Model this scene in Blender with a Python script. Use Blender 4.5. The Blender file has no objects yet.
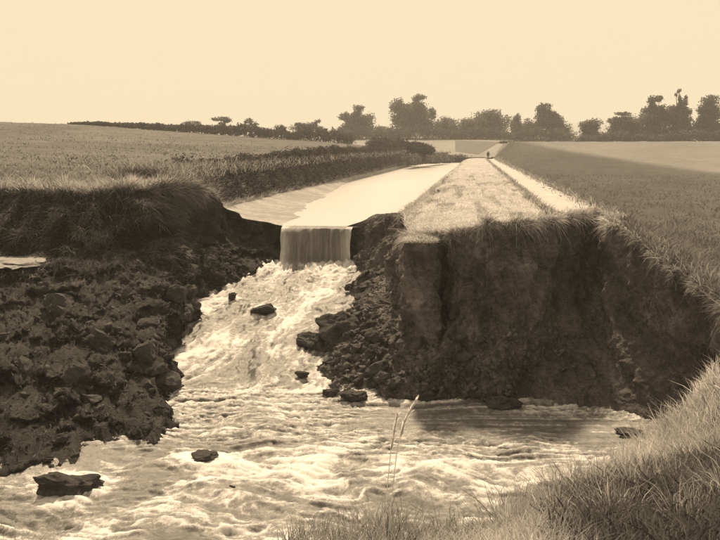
import bpy, math, random
import numpy as np
from mathutils import Matrix, Vector

# ------------------------------------------------------------------ camera, sky, sun, exposure
R = math.radians
E = 7.0                                    # eye height above the datum
FPX = 869.0                                # focal length in photo pixels (photo is 720 x 540)
VPX, HY = 476.0, 150.0                     # vanishing point of the canal, eye level
PITCH = math.atan((270 - HY) / FPX)
YAW = math.atan((VPX - 360) * math.cos(PITCH) / FPX)
SUN_AZ, SUN_EL = R(13), R(51)              # azimuth from +Y towards -X

scene = bpy.context.scene
cd = bpy.data.cameras.new('camera')
cam = bpy.data.objects.new('camera', cd)
scene.collection.objects.link(cam)
scene.camera = cam
cd.sensor_fit = 'HORIZONTAL'
cd.sensor_width = 36.0
cd.lens = 36.0 * FPX / 720.0
cd.clip_start = 0.1
cd.clip_end = 6000
cam.location = (0, 0, E)
CR = Matrix.Rotation(YAW, 3, 'Z') @ Matrix.Rotation(math.pi / 2 - PITCH, 3, 'X')
cam.rotation_euler = CR.to_euler()

world = bpy.data.worlds.new('World')
scene.world = world
world.use_nodes = True
nt = world.node_tree
nt.nodes.clear()
sky = nt.nodes.new('ShaderNodeTexSky')
sky.sky_type = 'NISHITA'
sky.sun_disc = False
sky.sun_elevation = SUN_EL
sky.sun_rotation = -SUN_AZ
sky.dust_density = 4.0
bw = nt.nodes.new('ShaderNodeRGBToBW')
mul = nt.nodes.new('ShaderNodeMath'); mul.operation = 'MULTIPLY'; mul.inputs[1].default_value = 0.15
mn = nt.nodes.new('ShaderNodeMath'); mn.operation = 'MINIMUM'; mn.inputs[1].default_value = 0.50
vm = nt.nodes.new('ShaderNodeVectorMath'); vm.operation = 'SCALE'
vm.inputs[0].default_value = (1.0, 0.82, 0.55)
bg = nt.nodes.new('ShaderNodeBackground'); bg.inputs['Strength'].default_value = 1.0
wo = nt.nodes.new('ShaderNodeOutputWorld')
L = nt.links.new
L(sky.outputs[0], bw.inputs[0]); L(bw.outputs[0], mul.inputs[0]); L(mul.outputs[0], mn.inputs[0])
L(mn.outputs[0], vm.inputs['Scale']); L(vm.outputs[0], bg.inputs['Color']); L(bg.outputs[0], wo.inputs['Surface'])

sd = bpy.data.lights.new('sun', 'SUN')
sd.energy = 3.0
sd.angle = R(4.0)
sd.color = (1.0, 0.78, 0.51)
sun = bpy.data.objects.new('sun', sd)
scene.collection.objects.link(sun)
sdir = Vector((-math.sin(SUN_AZ) * math.cos(SUN_EL), math.cos(SUN_AZ) * math.cos(SUN_EL), math.sin(SUN_EL)))
sun.rotation_euler = sdir.to_track_quat('Z', 'Y').to_euler()
sun.location = (-20, 40, 60)

vs = scene.view_settings
vs.view_transform = 'Standard'
vs.look = 'None'
vs.gamma = 1.0
vs.exposure = 0.95
vs.use_curve_mapping = False
scene.render.engine = 'CYCLES'
scene.cycles.use_denoising = True
scene.cycles.max_bounces = 6
scene.cycles.volume_step_rate = 4.0

# ------------------------------------------------------------------ helpers
rng = np.random.default_rng(7)
random.seed(7)
col = scene.collection
CRN = np.array(CR)

def ray(px, py):
    d = np.array([(px - 360) / FPX, -(py - 270) / FPX, -1.0])
    return CRN @ d

def atY(px, py, Y):
    d = ray(px, py)
    p = d * (Y / d[1])
    return np.array([p[0], p[1], p[2] + E])

ZT_Y = [10, 13, 15, 18.6, 20.2, 23, 27.2, 31, 32]
ZT_Z = [-6.6, -6.5, -6.4, -6.0, -5.8, -5.3, -4.7, -4.05, -4.0]
def zt(Y):
    return np.interp(Y, ZT_Y, ZT_Z) + E

def onwater(px, py):
    d = ray(px, py)
    lo, hi = 8.0, 32.0
    for _ in range(40):
        m = (lo + hi) / 2
        z = d[2] * m / d[1] + E
        if z > zt(m): lo = m
        else: hi = m
    m = (lo + hi) / 2
    return np.array([d[0] * m / d[1], m, zt(m)])

perm = np.random.default_rng(11).permutation(256)
perm = np.concatenate([perm, perm, perm])
grads = np.random.default_rng(12).normal(size=(256, 3))
grads /= np.linalg.norm(grads, axis=1)[:, None]

def pn(p):
    p = np.asarray(p, float)
    i = np.floor(p).astype(int); f = p - i; i &= 255
    u = f * f * f * (f * (f * 6 - 15) + 10)
    def g(a, b, c):
        h = perm[perm[perm[(i[..., 0] + a) & 255] + ((i[..., 1] + b) & 255)] + ((i[..., 2] + c) & 255)]
        gv = grads[h]
        return gv[..., 0] * (f[..., 0] - a) + gv[..., 1] * (f[..., 1] - b) + gv[..., 2] * (f[..., 2] - c)
    def lp(a, b, t): return a + (b - a) * t
    x00 = lp(g(0, 0, 0), g(1, 0, 0), u[..., 0]); x10 = lp(g(0, 1, 0), g(1, 1, 0), u[..., 0])
    x01 = lp(g(0, 0, 1), g(1, 0, 1), u[..., 0]); x11 = lp(g(0, 1, 1), g(1, 1, 1), u[..., 0])
    return lp(lp(x00, x10, u[..., 1]), lp(x01, x11, u[..., 1]), u[..., 2]) * 1.6

def fbm(p, o=4, lac=2.0, gain=0.5):
    p = np.asarray(p, float)
    s = 0; a = 1.0
    for k in range(o):
        s = s + a * pn(p + 17.3 * k); p = p * lac; a *= gain
    return s

def ridged(p, o=4, gain=0.5):
    p = np.asarray(p, float)
    s = 0; a = 1.0
    for k in range(o):
        s = s + a * (1 - np.abs(pn(p + 9.1 * k)) * 1.6); p = p * 2.05; a *= gain
    return s

def sstep(a, b, x):
    t = np.clip((x - a) / (b - a), 0, 1)
    return t * t * (3 - 2 * t)

def mesh_np(name, verts, faces, mat, parent=None, smooth=True, attrs=None):
    verts = np.asarray(verts, np.float32).reshape(-1, 3); faces = np.asarray(faces, np.int32)
    n = faces.shape[1]
    me = bpy.data.meshes.new(name)
    me.vertices.add(len(verts)); me.vertices.foreach_set('co', verts.ravel())
    me.loops.add(faces.size); me.loops.foreach_set('vertex_index', faces.ravel())
    me.polygons.add(len(faces)); me.polygons.foreach_set('loop_start', np.arange(0, faces.size, n, dtype=np.int32))
    if smooth: me.polygons.foreach_set('use_smooth', np.ones(len(faces), bool))
    me.update(calc_edges=True); me.validate()
    for k, v in (attrs or {}).items():
        a = me.attributes.new(k, 'FLOAT', 'POINT'); a.data.foreach_set('value', np.asarray(v, np.float32).ravel())
    if mat: me.materials.append(mat)
    o = bpy.data.objects.new(name, me)
    col.objects.link(o)
    if parent: o.parent = parent
    return o

def grid_faces(n, m, flip=False):
    i = np.arange(n * m).reshape(n, m)
    f = np.stack([i[:-1, :-1], i[1:, :-1], i[1:, 1:], i[:-1, 1:]], -1).reshape(-1, 4)
    return f[:, ::-1] if flip else f

def grid(name, P, mat, parent=None, attrs=None, flip=False):
    n, m = P.shape[:2]
    return mesh_np(name, P.reshape(-1, 3), grid_faces(n, m, flip), mat, parent, True, attrs)

def tag(o, label=None, cat=None, group=None, kind=None):
    if label: o['label'] = label
    if cat: o['category'] = cat
    if group: o['group'] = group
    if kind: o['kind'] = kind
    return o

def empty(name, loc):
    o = bpy.data.objects.new(name, None); col.objects.link(o); o.location = loc
    o.empty_display_size = 0.2
    return o

def sub(o, base):   # move geometry so that the object's origin is at base (world coordinates kept)
    o.data.transform(Matrix.Translation(-Vector(base)))
    return o

# ------------------------------------------------------------------ materials (a toned monochrome print: neutral greys under toned light)
def new_mat(name):
    m = bpy.data.materials.new(name); m.use_nodes = True
    t = m.node_tree; t.nodes.clear()
    out = t.nodes.new('ShaderNodeOutputMaterial')
    return m, t, out

def nz(t, scale, detail=5, rough=0.55, vec=None, dist=0.0):
    n = t.nodes.new('ShaderNodeTexNoise'); n.inputs['Scale'].default_value = scale
    n.inputs['Detail'].default_value = detail; n.inputs['Roughness'].default_value = rough
    n.inputs['Distortion'].default_value = dist
    if vec is not None: t.links.new(vec, n.inputs['Vector'])
    return n.outputs['Fac']

def ramp(t, fac, stops):
    r = t.nodes.new('ShaderNodeValToRGB')
    el = r.color_ramp.elements
    while len(el) < len(stops): el.new(0.5)
    for e, (p, v) in zip(el, stops):
        e.position = p; e.color = (v, v * 0.965, v * 0.955, 1)
    t.links.new(fac, r.inputs[0])
    return r.outputs[0]

def math_n(t, op, a, b):
    n = t.nodes.new('ShaderNodeMath'); n.operation = op
    for i, v in enumerate((a, b)):
        if isinstance(v, (int, float)): n.inputs[i].default_value = v
        else: t.links.new(v, n.inputs[i])
    return n.outputs[0]

def mapping(t, scale=(1, 1, 1), rot=(0, 0, 0), kind='POINT'):
    g = t.nodes.new('ShaderNodeNewGeometry'); m = t.nodes.new('ShaderNodeMapping'); m.vector_type = kind
    m.inputs['Scale'].default_value = scale; m.inputs['Rotation'].default_value = rot
    t.links.new(g.outputs['Position'], m.inputs['Vector'])
    return m.outputs[0]

def bump(t, h, strength, dist):
    b = t.nodes.new('ShaderNodeBump'); b.inputs['Strength'].default_value = strength
    b.inputs['Distance'].default_value = dist
    t.links.new(h, b.inputs['Height'])
    return b.outputs[0]

def mixc(t, fac, a, b):
    n = t.nodes.new('ShaderNodeMix'); n.data_type = 'RGBA'
    for s, v in ((n.inputs[0], fac), (n.inputs[6], a), (n.inputs[7], b)):
        if isinstance(v, (int, float)): s.default_value = v
        elif isinstance(v, tuple): s.default_value = v
        else: t.links.new(v, s)
    return n.outputs[2]

def principled(t, out, color, rough=0.9, normal=None, spec=0.2):
    p = t.nodes.new('ShaderNodeBsdfPrincipled')
    if isinstance(color, (int, float)): p.inputs['Base Color'].default_value = (color, color, color, 1)
    else: t.links.new(color, p.inputs['Base Color'])
    if isinstance(rough, (int, float)): p.inputs['Roughness'].default_value = rough
    else: t.links.new(rough, p.inputs['Roughness'])
    p.inputs['Specular IOR Level'].default_value = spec
    if normal is not None: t.links.new(normal, p.inputs['Normal'])
    t.links.new(p.outputs[0], out.inputs['Surface'])
    return p

def earth_mat(name, lo, hi, scale=1.0, bstr=0.9, pebble=0.0, slide=None):
    m, t, out = new_mat(name)
    v = mapping(t, (1, 1, 1.6))
    v2 = mapping(t, (0.7, 2.0, 4.5), slide, 'TEXTURE') if slide else None
    a = nz(t, 0.9 * scale, 6, 0.6, v); b = nz(t, 7 * scale, 6, 0.65, v); c = nz(t, 30 * scale, 5, 0.7, v)
    s = math_n(t, 'ADD', math_n(t, 'MULTIPLY', a, 0.4), math_n(t, 'MULTIPLY', b, 0.35))
    s = math_n(t, 'ADD', s, math_n(t, 'MULTIPLY', c, 0.25))
    colr = ramp(t, s, [(0.36, lo), (0.5, (lo + hi) * 0.42), (0.63, hi)])
    if pebble:
        vo = t.nodes.new('ShaderNodeTexVoronoi'); vo.inputs['Scale'].default_value = 14
        t.links.new(v, vo.inputs['Vector'])
        pk = ramp(t, vo.outputs['Distance'], [(0.12, 1.0), (0.2, 0.0)])
        colr = mixc(t, math_n(t, 'MULTIPLY', pk, pebble), colr, (hi * 2, hi * 2, hi * 2, 1))
    if slide:
        sl = ramp(t, nz(t, 1.1, 5, 0.6, v2, 0.4), [(0.40, 0.65), (0.56, 1.0), (0.68, 1.35)])
        mm = t.nodes.new('ShaderNodeMix'); mm.data_type = 'RGBA'; mm.blend_type = 'MULTIPLY'; mm.inputs[0].default_value = 1.0
        t.links.new(colr, mm.inputs[6]); t.links.new(sl, mm.inputs[7]); colr = mm.outputs[2]
    h = math_n(t, 'ADD', math_n(t, 'MULTIPLY', b, 1.0), math_n(t, 'MULTIPLY', c, 0.5))
    principled(t, out, colr, 0.95, bump(t, h, bstr, 0.12 / scale), 0.15)
    return m

def grass_mat(name, lo, hi, trans=0.35):
    m, t, out = new_mat(name)
    at = t.nodes.new('ShaderNodeAttribute'); at.attribute_name = 'tone'
    c = ramp(t, at.outputs['Fac'], [(0.0, lo), (0.5, (lo + hi) / 2), (1.0, hi)])
    d = t.nodes.new('ShaderNodeBsdfDiffuse'); tr = t.nodes.new('ShaderNodeBsdfTranslucent')
    t.links.new(c, d.inputs['Color']); t.links.new(c, tr.inputs['Color'])
    mx = t.nodes.new('ShaderNodeMixShader'); mx.inputs[0].default_value = trans
    t.links.new(d.outputs[0], mx.inputs[1]); t.links.new(tr.outputs[0], mx.inputs[2])
    t.links.new(mx.outputs[0], out.inputs['Surface'])
    return m

def field_mat(name, lo, hi, s1=0.06, s2=0.9, streak=(1, 0.35, 1), rot=0.0, bs=0.6):
    m, t, out = new_mat(name)
    v = mapping(t, streak, (0, 0, rot))
    a = nz(t, s1, 5, 0.6, v); b = nz(t, s2, 6, 0.7, v); c = nz(t, 5.0, 4, 0.7)
    s = math_n(t, 'ADD', math_n(t, 'MULTIPLY', a, 0.45), math_n(t, 'MULTIPLY', b, 0.4))
    s = math_n(t, 'ADD', s, math_n(t, 'MULTIPLY', c, 0.15))
    principled(t, out, ramp(t, s, [(0.36, lo), (0.64, hi)]), 1.0, bump(t, b, bs, 0.25), 0.05)
    return m

M = {}
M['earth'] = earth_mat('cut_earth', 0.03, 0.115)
M['clay'] = earth_mat('cut_clay', 0.08, 0.42, 0.9, 1.0, 0.3, (0.0, -0.38, 0.0))
M['clod'] = earth_mat('clod_earth', 0.045, 0.17, 2.0)
M['debris'] = earth_mat('debris_earth', 0.08, 0.34, 1.6, 0.9, 0.3)
M['pebble'] = earth_mat('pale_stone', 0.12, 0.30, 3.0)
M['mud'] = earth_mat('pale_mud', 0.26, 0.58, 0.6, 0.5)
M['bed'] = earth_mat('channel_bed', 0.05, 0.12)
M['path'] = earth_mat('towpath_dust', 0.50, 0.66, 0.8, 0.4)
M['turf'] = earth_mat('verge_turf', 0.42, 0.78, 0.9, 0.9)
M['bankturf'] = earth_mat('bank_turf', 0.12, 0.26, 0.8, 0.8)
M['field'] = field_mat('pasture', 0.075, 0.20, 0.06, 0.7, (1, 0.35, 1), 0.3, 0.9)
M['far'] = field_mat('far_pasture', 0.22, 0.34)
M['crop'] = field_mat('far_crop', 0.13, 0.19, 0.05, 0.4)
M['ground'] = field_mat('far_ground', 0.10, 0.18)
M['grass'] = grass_mat('grass_blades', 0.06, 0.80, 0.45)
M['grass_dark'] = grass_mat('dark_grass_blades', 0.03, 0.30, 0.3)
M['leaf'] = grass_mat('leaves', 0.04, 0.26, 0.4)
M['leaf_dark'] = grass_mat('hedge_leaves', 0.03, 0.18, 0.35)
M['straw'] = grass_mat('straw', 0.7, 0.92, 0.55)
M['bark'] = earth_mat('bark', 0.04, 0.10, 3.0)
M['cloth'] = earth_mat('dark_cloth', 0.015, 0.03, 4.0)
M['cloth_pale'] = earth_mat('pale_cloth', 0.22, 0.34, 4.0)
M['skin'] = earth_mat('skin', 0.35, 0.42, 4.0)

# right-hand field: darker crop near the bank, paler stubble beyond a slanting edge
m, t, out = new_mat('crop_and_stubble')
v = mapping(t, (1, 0.4, 1), (0, 0, 0.2))
a = nz(t, 0.08, 5, 0.6, v); b = nz(t, 1.1, 6, 0.7, v); c = nz(t, 0.25, 3, 0.5)
s = math_n(t, 'ADD', math_n(t, 'MULTIPLY', a, 0.5), math_n(t, 'MULTIPLY', b, 0.5))
dark = ramp(t, s, [(0.36, 0.065), (0.64, 0.125)])
pale = ramp(t, s, [(0.36, 0.17), (0.64, 0.25)])
g = t.nodes.new('ShaderNodeNewGeometry'); sx = t.nodes.new('ShaderNodeSeparateXYZ')
t.links.new(g.outputs['Position'], sx.inputs[0])
ln = math_n(t, 'SUBTRACT', math_n(t, 'ADD', math_n(t, 'MULTIPLY', sx.outputs[0], 5.3), sx.outputs[1]), 224.0)
ln = math_n(t, 'ADD', ln, math_n(t, 'MULTIPLY', c, 26.0))
mk = t.nodes.new('ShaderNodeMapRange'); mk.inputs[1].default_value = -6; mk.inputs[2].default_value = 12
t.links.new(ln, mk.inputs[0])
principled(t, out, mixc(t, mk.outputs[0], dark, pale), 1.0, bump(t, b, 0.6, 0.25), 0.05)
M['field_right'] = m

# still canal water
m, t, out = new_mat('canal_water')
v = mapping(t, (1, 0.25, 1))
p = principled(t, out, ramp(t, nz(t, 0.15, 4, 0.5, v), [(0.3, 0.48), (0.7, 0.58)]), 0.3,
               bump(t, nz(t, 2.2, 5, 0.65, v, 0.6), 0.5, 0.05), 0.5)
p.inputs['IOR'].default_value = 1.33
M['water'] = m

# torrent: murky water with foam where the surface is broken
m, t, out = new_mat('torrent_water')
at = t.nodes.new('ShaderNodeAttribute'); at.attribute_name = 'foam'
v = mapping(t, (1, 1, 1))
n1 = nz(t, 3.0, 7, 0.7, v, 1.5); n2 = nz(t, 20, 6, 0.8, v, 1.2)
f = math_n(t, 'ADD', at.outputs['Fac'], math_n(t, 'MULTIPLY', math_n(t, 'SUBTRACT', n1, 0.5), 1.3))
f = math_n(t, 'ADD', f, math_n(t, 'MULTIPLY', math_n(t, 'SUBTRACT', n2, 0.5), 1.3))
cc = ramp(t, f, [(0.10, 0.12), (0.36, 0.22), (0.54, 0.36), (0.70, 0.62), (0.95, 0.78)])
rr = ramp(t, f, [(0.2, 0.3), (0.6, 0.75)])
p = principled(t, out, cc, rr, bump(t, math_n(t, 'ADD', n1, math_n(t, 'MULTIPLY', n2, 0.5)), 0.3, 0.08), 0.4)
p.inputs['Subsurface Weight'].default_value = 0.35
p.inputs['Subsurface Radius'].default_value = (1, 1, 1)
p.inputs['Subsurface Scale'].default_value = 0.12
p.inputs['IOR'].default_value = 1.33
M['torrent'] = m

m, t, out = new_mat('falling_water')
v = mapping(t, (6.0, 1.0, 0.35))
n1 = nz(t, 1.2, 5, 0.65, v); n2 = nz(t, 5.0, 4, 0.6, v)
at = t.nodes.new('ShaderNodeAttribute'); at.attribute_name = 'foam'
f = math_n(t, 'ADD', math_n(t, 'MULTIPLY', n1, 0.7), math_n(t, 'MULTIPLY', n2, 0.3))
f = math_n(t, 'ADD', f, at.outputs['Fac'])
p = principled(t, out, ramp(t, f, [(0.32, 0.12), (0.6, 0.30), (1.0, 0.75)]), 0.65, bump(t, f, 0.6, 0.08), 0.2)
M['falls'] = m

# ------------------------------------------------------------------ terrain functions (z relative to the eye, then + E)
def zl(X, Y):
    X = np.asarray(X, float); Y = np.asarray(Y, float)
    xs = [-400, -150, -100, -60, -24.6, -12, 0]
    yc = np.interp(X, xs, [60, 70, 95, 130, 170, 188, 200])
    zc = np.interp(X, xs, [9, 6.2, 5.2, 3.9, 1.2, -0.5, -0.8])
    tt = (Y - 24) / (yc - 24)
    z = -1.2 + (zc + 1.2) * np.clip(tt, 0, 1) ** 1.0
    z = np.where(tt > 1, zc - 0.02 * np.clip(Y - yc, 0, 120), z)
    return z + E + 0.10 * fbm(np.stack([X * 0.05, Y * 0.05, X * 0], -1), 3)

def zr(X, Y):
    X = np.asarray(X, float); Y = np.asarray(Y, float)
    tt = np.clip((Y - 22) / 150, 0, 1)
    z = -3.6 + 5.2 * tt ** 1.7
    z = z - 0.02 * np.clip(Y - 175, 0, 400) * 0.2
    return z + E + 0.06 * fbm(np.stack([X * 0.06, Y * 0.06, X * 0 + 3], -1), 3)

def zf(X, Y):
    X = np.asarray(X, float); Y = np.asarray(Y, float)
    z = np.interp(Y, [170, 200, 215, 262, 300, 500], [-2.6, -1.4, -0.4, 3.5, 3.6, 1.0])
    return z + E + 0.15 * fbm(np.stack([X * 0.02, Y * 0.02, X * 0 + 7], -1), 3)

# ground sheet reaching the horizon
mesh_np('ground', [[-1500, -400, -4.0], [1500, -400, -4.0], [1500, 2500, -4.0], [-1500, 2500, -4.0]], [[0, 1, 2, 3]], M['ground'], smooth=False)['kind'] = 'structure'

def resample(pts, n, key=None):
    pts = np.asarray(pts, float)
    s = np.concatenate([[0], np.cumsum(np.linalg.norm(np.diff(pts if key is None else key, axis=0), axis=1))])
    u = np.linspace(0, s[-1], n)
    return np.stack([np.interp(u, s, pts[:, k]) for k in range(pts.shape[1])], -1)

def smooth_rows(a, k):
    for _ in range(k):
        b = a.copy(); b[1:-1] = (a[:-2] + 2 * a[1:-1] + a[2:]) / 4; a = b
    return a

# ------------------------------------------------------------------ left side: cut bank and pasture
LS = [  # top (px, py, Y), middle (px, py, Y), toe on the water (px, py)
    ((-330, 215, 24.0), (-330, 270, 22.5), (-330, 475)),
    ((-120, 196, 25.0), (-120, 252, 23.5), (-130, 470)),
    ((0, 193, 26.0), (0, 254, 24.2), (0, 464)),
    ((60, 195, 26.0), (60, 250, 24.6), (60, 461)),
    ((110, 193, 26.2), (110, 248, 25.0), (115, 440)),
    ((140, 192, 26.5), (140, 248, 25.3), (172, 427)),
    ((165, 190, 27.5), (160, 240, 26.5), (176, 400)),
    ((190, 189, 29.5), (178, 235, 28.5), (168, 360)),
    ((206, 192, 31.0), (195, 235, 30.0), (183, 315)),
    ((222, 205, 31.5), (215, 240, 30.8), (212, 288)),
    ((240, 217, 31.6), (238, 245, 31.0), (245, 277)),
    ((262, 221, 31.6), (260, 245, 31.2), (270, 267)),
    ((284, 227, 31.6), (284, 246, 31.45), (288, 261)),
    ((300, 229, 31.5), (300, 246, 31.45), (302, 260)),
]
RS = [
    ((340, 229, 31.5), (340, 247, 31.4), (345, 260)),
    ((353, 224, 31.6), (353, 245, 31.4), (360, 262)),
    ((378, 214, 31.5), (364, 262, 30.2), (359, 290)),
    ((404, 212, 29.5), (388, 272, 28.0), (352, 316)),
    ((404, 230, 24.0), (394, 300, 23.8), (310, 350)),
    ((410, 238, 22.2), (408, 320, 22.0), (335, 386)),
    ((438, 236, 21.9), (440, 322, 21.8), (380, 399)),
    ((450, 234, 21.5), (455, 318, 20.9), (436, 400)),
    ((500, 223, 21.4), (502, 322, 20.45), (505, 402)),
    ((545, 219, 22.2), (544, 315, 21.0), (560, 400)),
    ((595, 213, 24.1), (588, 300, 23.0), (615, 410)),
    ((622, 230, 22.5), (620, 305, 21.7), (650, 417)),
    ((650, 250, 21.0), (655, 322, 20.4), (692, 415)),
    ((680, 273, 19.6), (692, 342, 19.1), (735, 414)),
    ((720, 303, 18.0), (742, 365, 17.4), (775, 424)),
    ((790, 354, 16.0), (808, 402, 15.6), (840, 446)),
    ((950, 400, 14.5), (950, 450, 14.0), (970, 500)),
    ((1300, 430, 13.5), (1300, 480, 13.0), (1300, 560)),
]
def stations(S):
    T = np.array([atY(*a) for a, b, c in S]); Mi = np.array([atY(*b) for a, b, c in S])
    B = np.array([onwater(*c) for a, b, c in S])
    return T, Mi, B

def cliff(S, n, rows, amp, seed, mid_frac=0.4):
    T, Mi, B = stations(S)
    key = (T + Mi + B) / 3
    T, Mi, B = [smooth_rows(resample(x, n, key), 5) for x in (T, Mi, B)]
    rag = np.stack([fbm(T * 1.3 + seed, 3), fbm(T * 1.3 + seed + 31, 3), 0.30 * fbm(T * 1.1 + seed + 57, 3)], -1) * 0.26
    rag *= np.minimum(1, np.linspace(0, 1, n) * 8 * (1 if seed == 2 else 9))[:, None] * np.minimum(1, (1 - np.linspace(0, 1, n)) * (9 if seed == 1 else 99))[:, None]
    T = T + rag; Mi = Mi + rag * 0.6
    hd = (B - Mi) * np.array([1, 1, 0]); hd = hd / (np.linalg.norm(hd, axis=1)[:, None] + 0.3)
    B2 = B + hd * 0.35 - np.array([0, 0, 0.7])
    P = np.zeros((n, rows, 3))
    for j in range(rows):
        u = j / (rows - 1)
        if u < mid_frac:
            w = u / mid_frac; p = T + (Mi - T) * w
        else:
            w = (u - mid_frac) / (0.92 - mid_frac)
            if w <= 1:
                p = Mi + (B - Mi) * w + np.array([0, 0, 0.10]) * math.sin(w * math.pi)
            else:
                p = B + (B2 - B) * ((u - 0.92) / 0.08)
        P[:, j] = p
    # outward horizontal normal
    tan = np.gradient(key_s := smooth_rows(key_resample(key, n), 60), axis=0)
    nrm = np.stack([tan[:, 1], -tan[:, 0], 0 * tan[:, 0]], -1)
    nrm /= np.linalg.norm(nrm, axis=1)[:, None]
    return P, nrm, T, Mi, B

def key_resample(key, n):
    return resample(key, n)

# --- left
nL, rL = 900, 150
PL, NL, TL, ML, BL = cliff(LS, nL, rL, 0.3, 1)
q = PL * np.array([1, 1, 0.8])
u = np.linspace(0, 1, rL)[None, :]
fade = sstep(0.0, 0.12, u)
lump = 0.75 * fbm(q * 0.7 + 3, 3) + 0.26 * fbm(q * 2.0, 3) + 0.16 * (ridged(q * 2.6, 3) - 1.2) + 0.09 * fbm(q * 6, 3)
PL = PL + NL[:, None, :] * (lump * fade)[..., None] * 0.9
PL[..., 2] += fade * (0.11 * (ridged(q * 2.3 + 5, 3) - 1.2) + 0.05 * fbm(q * 5 + 2, 3))
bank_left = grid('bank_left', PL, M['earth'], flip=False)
bank_left['kind'] = 'structure'


iL = np.argmin(np.abs(TL[:, 1] - 31.0) + 10 * (TL[:, 0] > -9.0))
edge_pts = list(TL[:iL:4]) + [np.array([-11.6, 34, 0]), np.array([-11.9, 40, 0]), np.array([-11.9, 60, 0]),
                              np.array([-12, 100, 0]), np.array([-12, 150, 0]), np.array([-12, 200, 0])]
far_pts = [(-300, 0), (-320, 60), (-330, 150), (-300, 260), (-200, 330), (-100, 300), (-40, 260), (-12.5, 215)]
eP = resample(np.array(edge_pts)[:, :2], 260)
fP = resample(np.array(far_pts, float), 260)
# parametrise the far rim so that rays fan out
rowsF = 150
tt = (np.linspace(0, 1, rowsF) ** 2.2)[None, :, None]
ePn = smooth_rows(np.array(eP), 2)
XY = ePn[:, None, :] * (1 - tt) + fP[:, None, :] * tt
Z = zl(XY[..., 0], XY[..., 1])
PF = np.concatenate([XY, Z[..., None]], -1)
PF[..., 2] += 0.05 * fbm(PF * 1.3, 3)
d2 = np.linalg.norm(ePn[:, None, :] - TL[None, ::3, :2], axis=-1)
kz = TL[::3, 2][np.argmin(d2, 1)]; kd = d2.min(1)
dz = (kz - 0.01 - PF[:, 0, 2]) * (kd < 0.5)
dist = np.linalg.norm(PF[..., :2] - PF[:, :1, :2], axis=-1)
PF[..., 2] += smooth_rows(dz[:, None], 2)[:, 0][:, None] * np.exp(-dist / 1.2)
field_left = grid('field_left', PF, M['field'], flip=False)
field_left['kind'] = 'structure'

# mud bank along the left edge of the canal: from the pasture edge down to the water
WZ = E - 2.8
ys = np.concatenate([np.linspace(31.62, 40, 60), np.linspace(40.3, 80, 90), np.linspace(81, 205, 60)])
xe = np.interp(ys, [31, 34, 40, 60, 205], [-10.2, -11.6, -11.9, -11.9, -12.0])
xm = np.interp(ys, [31, 34, 40, 60, 205], [-9.4, -10.7, -11.2, -11.3, -11.6])
xw = np.interp(ys, [31, 36, 44, 66, 80, 205], [-6.6, -7.3, -8.2, -10.2, -11.2, -11.4])
prof = []
for k in range(10):
    w = k / 9
    prof.append(np.stack([xe + (xm - xe) * w, ys, np.maximum(zl(xe, ys) - 0.03, WZ + 0.5) * (1 - w) + (WZ + 0.42) * w], -1))
for k in range(1, 26):
    w = k / 25
    prof.append(np.stack([xm + (xw - 0.6 * 0 - xm) * w, ys, WZ + 0.42 * (1 - w) ** 1.3 - 0.02 * w + 0 * ys], -1))
for k in range(1, 6):
    prof.append(np.stack([xw + 0.5 * k, ys, WZ - 0.10 * k + 0 * ys], -1))
PM = np.stack(prof, 1)
PM[..., 2] += 0.04 * fbm(PM * np.array([1.6, 0.5, 1.6]), 4)
mud = grid('mud_bank', PM[:, 9:], M['mud'], flip=True); mud['kind'] = 'structure'
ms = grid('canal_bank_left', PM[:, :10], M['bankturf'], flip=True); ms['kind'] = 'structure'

# ------------------------------------------------------------------ right side: embankment with verge, towpath and outer slope
nR, rR = 1150, 210
PR, NR, TR, MR, BR = cliff(RS, nR, rR, 0.2, 2)
TX = TR[:, 0]
TX = np.maximum.accumulate(TX); order = np.argsort(TX, kind='stable'); TXs, TYs, TZs = TX[order], TR[order, 1], TR[order, 2]
q = PR * np.array([1, 1, 0.7])
u = np.linspace(0, 1, rR)[None, :]
fade = sstep(0.0, 0.10, u)
sx_ = PR[..., 0]
rough = 1.0 - 0.62 * sstep(-0.6, 1.2, sx_)         # rubble to the left, smoother clay to the right
deb = sstep(0.45, 0.6, u) * (1 - 0.8 * sstep(0.8, 2.2, sx_))
groove = ridged(np.stack([(PR[..., 0] - 0.35 * (PR[..., 2] - E)) * 0.75, PR[..., 1] * 0.15, PR[..., 2] * 0.12], -1), 3) - 1.1
lump = rough * (0.38 * fbm(q * 0.9 + 8, 3) + 0.22 * (ridged(q * 1.8 + 4, 4) - 1.2)) + 0.07 * fbm(q * 2.8 + 1, 3) + 0.045 * fbm(q * 8, 3) + 0.13 * groove * (1 - rough + 0.2)
PR = PR + NR[:, None, :] * (lump * fade)[..., None]
PR[..., 2] += fade * (0.14 * rough * (ridged(q * 2.4 + 5, 4) - 1.2) + deb * 0.10 * fbm(q * 4.5, 3))
emb = empty('embankment', (0, 40, E - 1.8))
emb['kind'] = 'structure'
cut = grid('cut_face', PR, M['clay'], flip=False)

def zemb(X, Y):
    X = np.asarray(X, float); Y = np.asarray(Y, float)
    z = np.interp(X, [-4.6, -3.6, -3.1, -2.2, -1.4, 0, 1.9, 2.3, 2.6, 3.6, 3.9],
                  [-3.3, -3.0, -2.75, -2.1, -1.85, -1.75, -1.78, -1.95, -1.97, -1.95, -1.82]) + E
    w = np.clip((X - 3.9) / 2.8, 0, 1)
    return z * (1 - w) + zr(X, Y) * w

def zembf(X, Y):
    ye = np.interp(X, TXs, TYs); ze = np.interp(X, TXs, TZs)
    k = np.exp(-np.clip(Y - ye, 0, 50) / 1.3)
    z = zemb(X, Y)
    return z + (ze - zemb(X, ye)) * k

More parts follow.
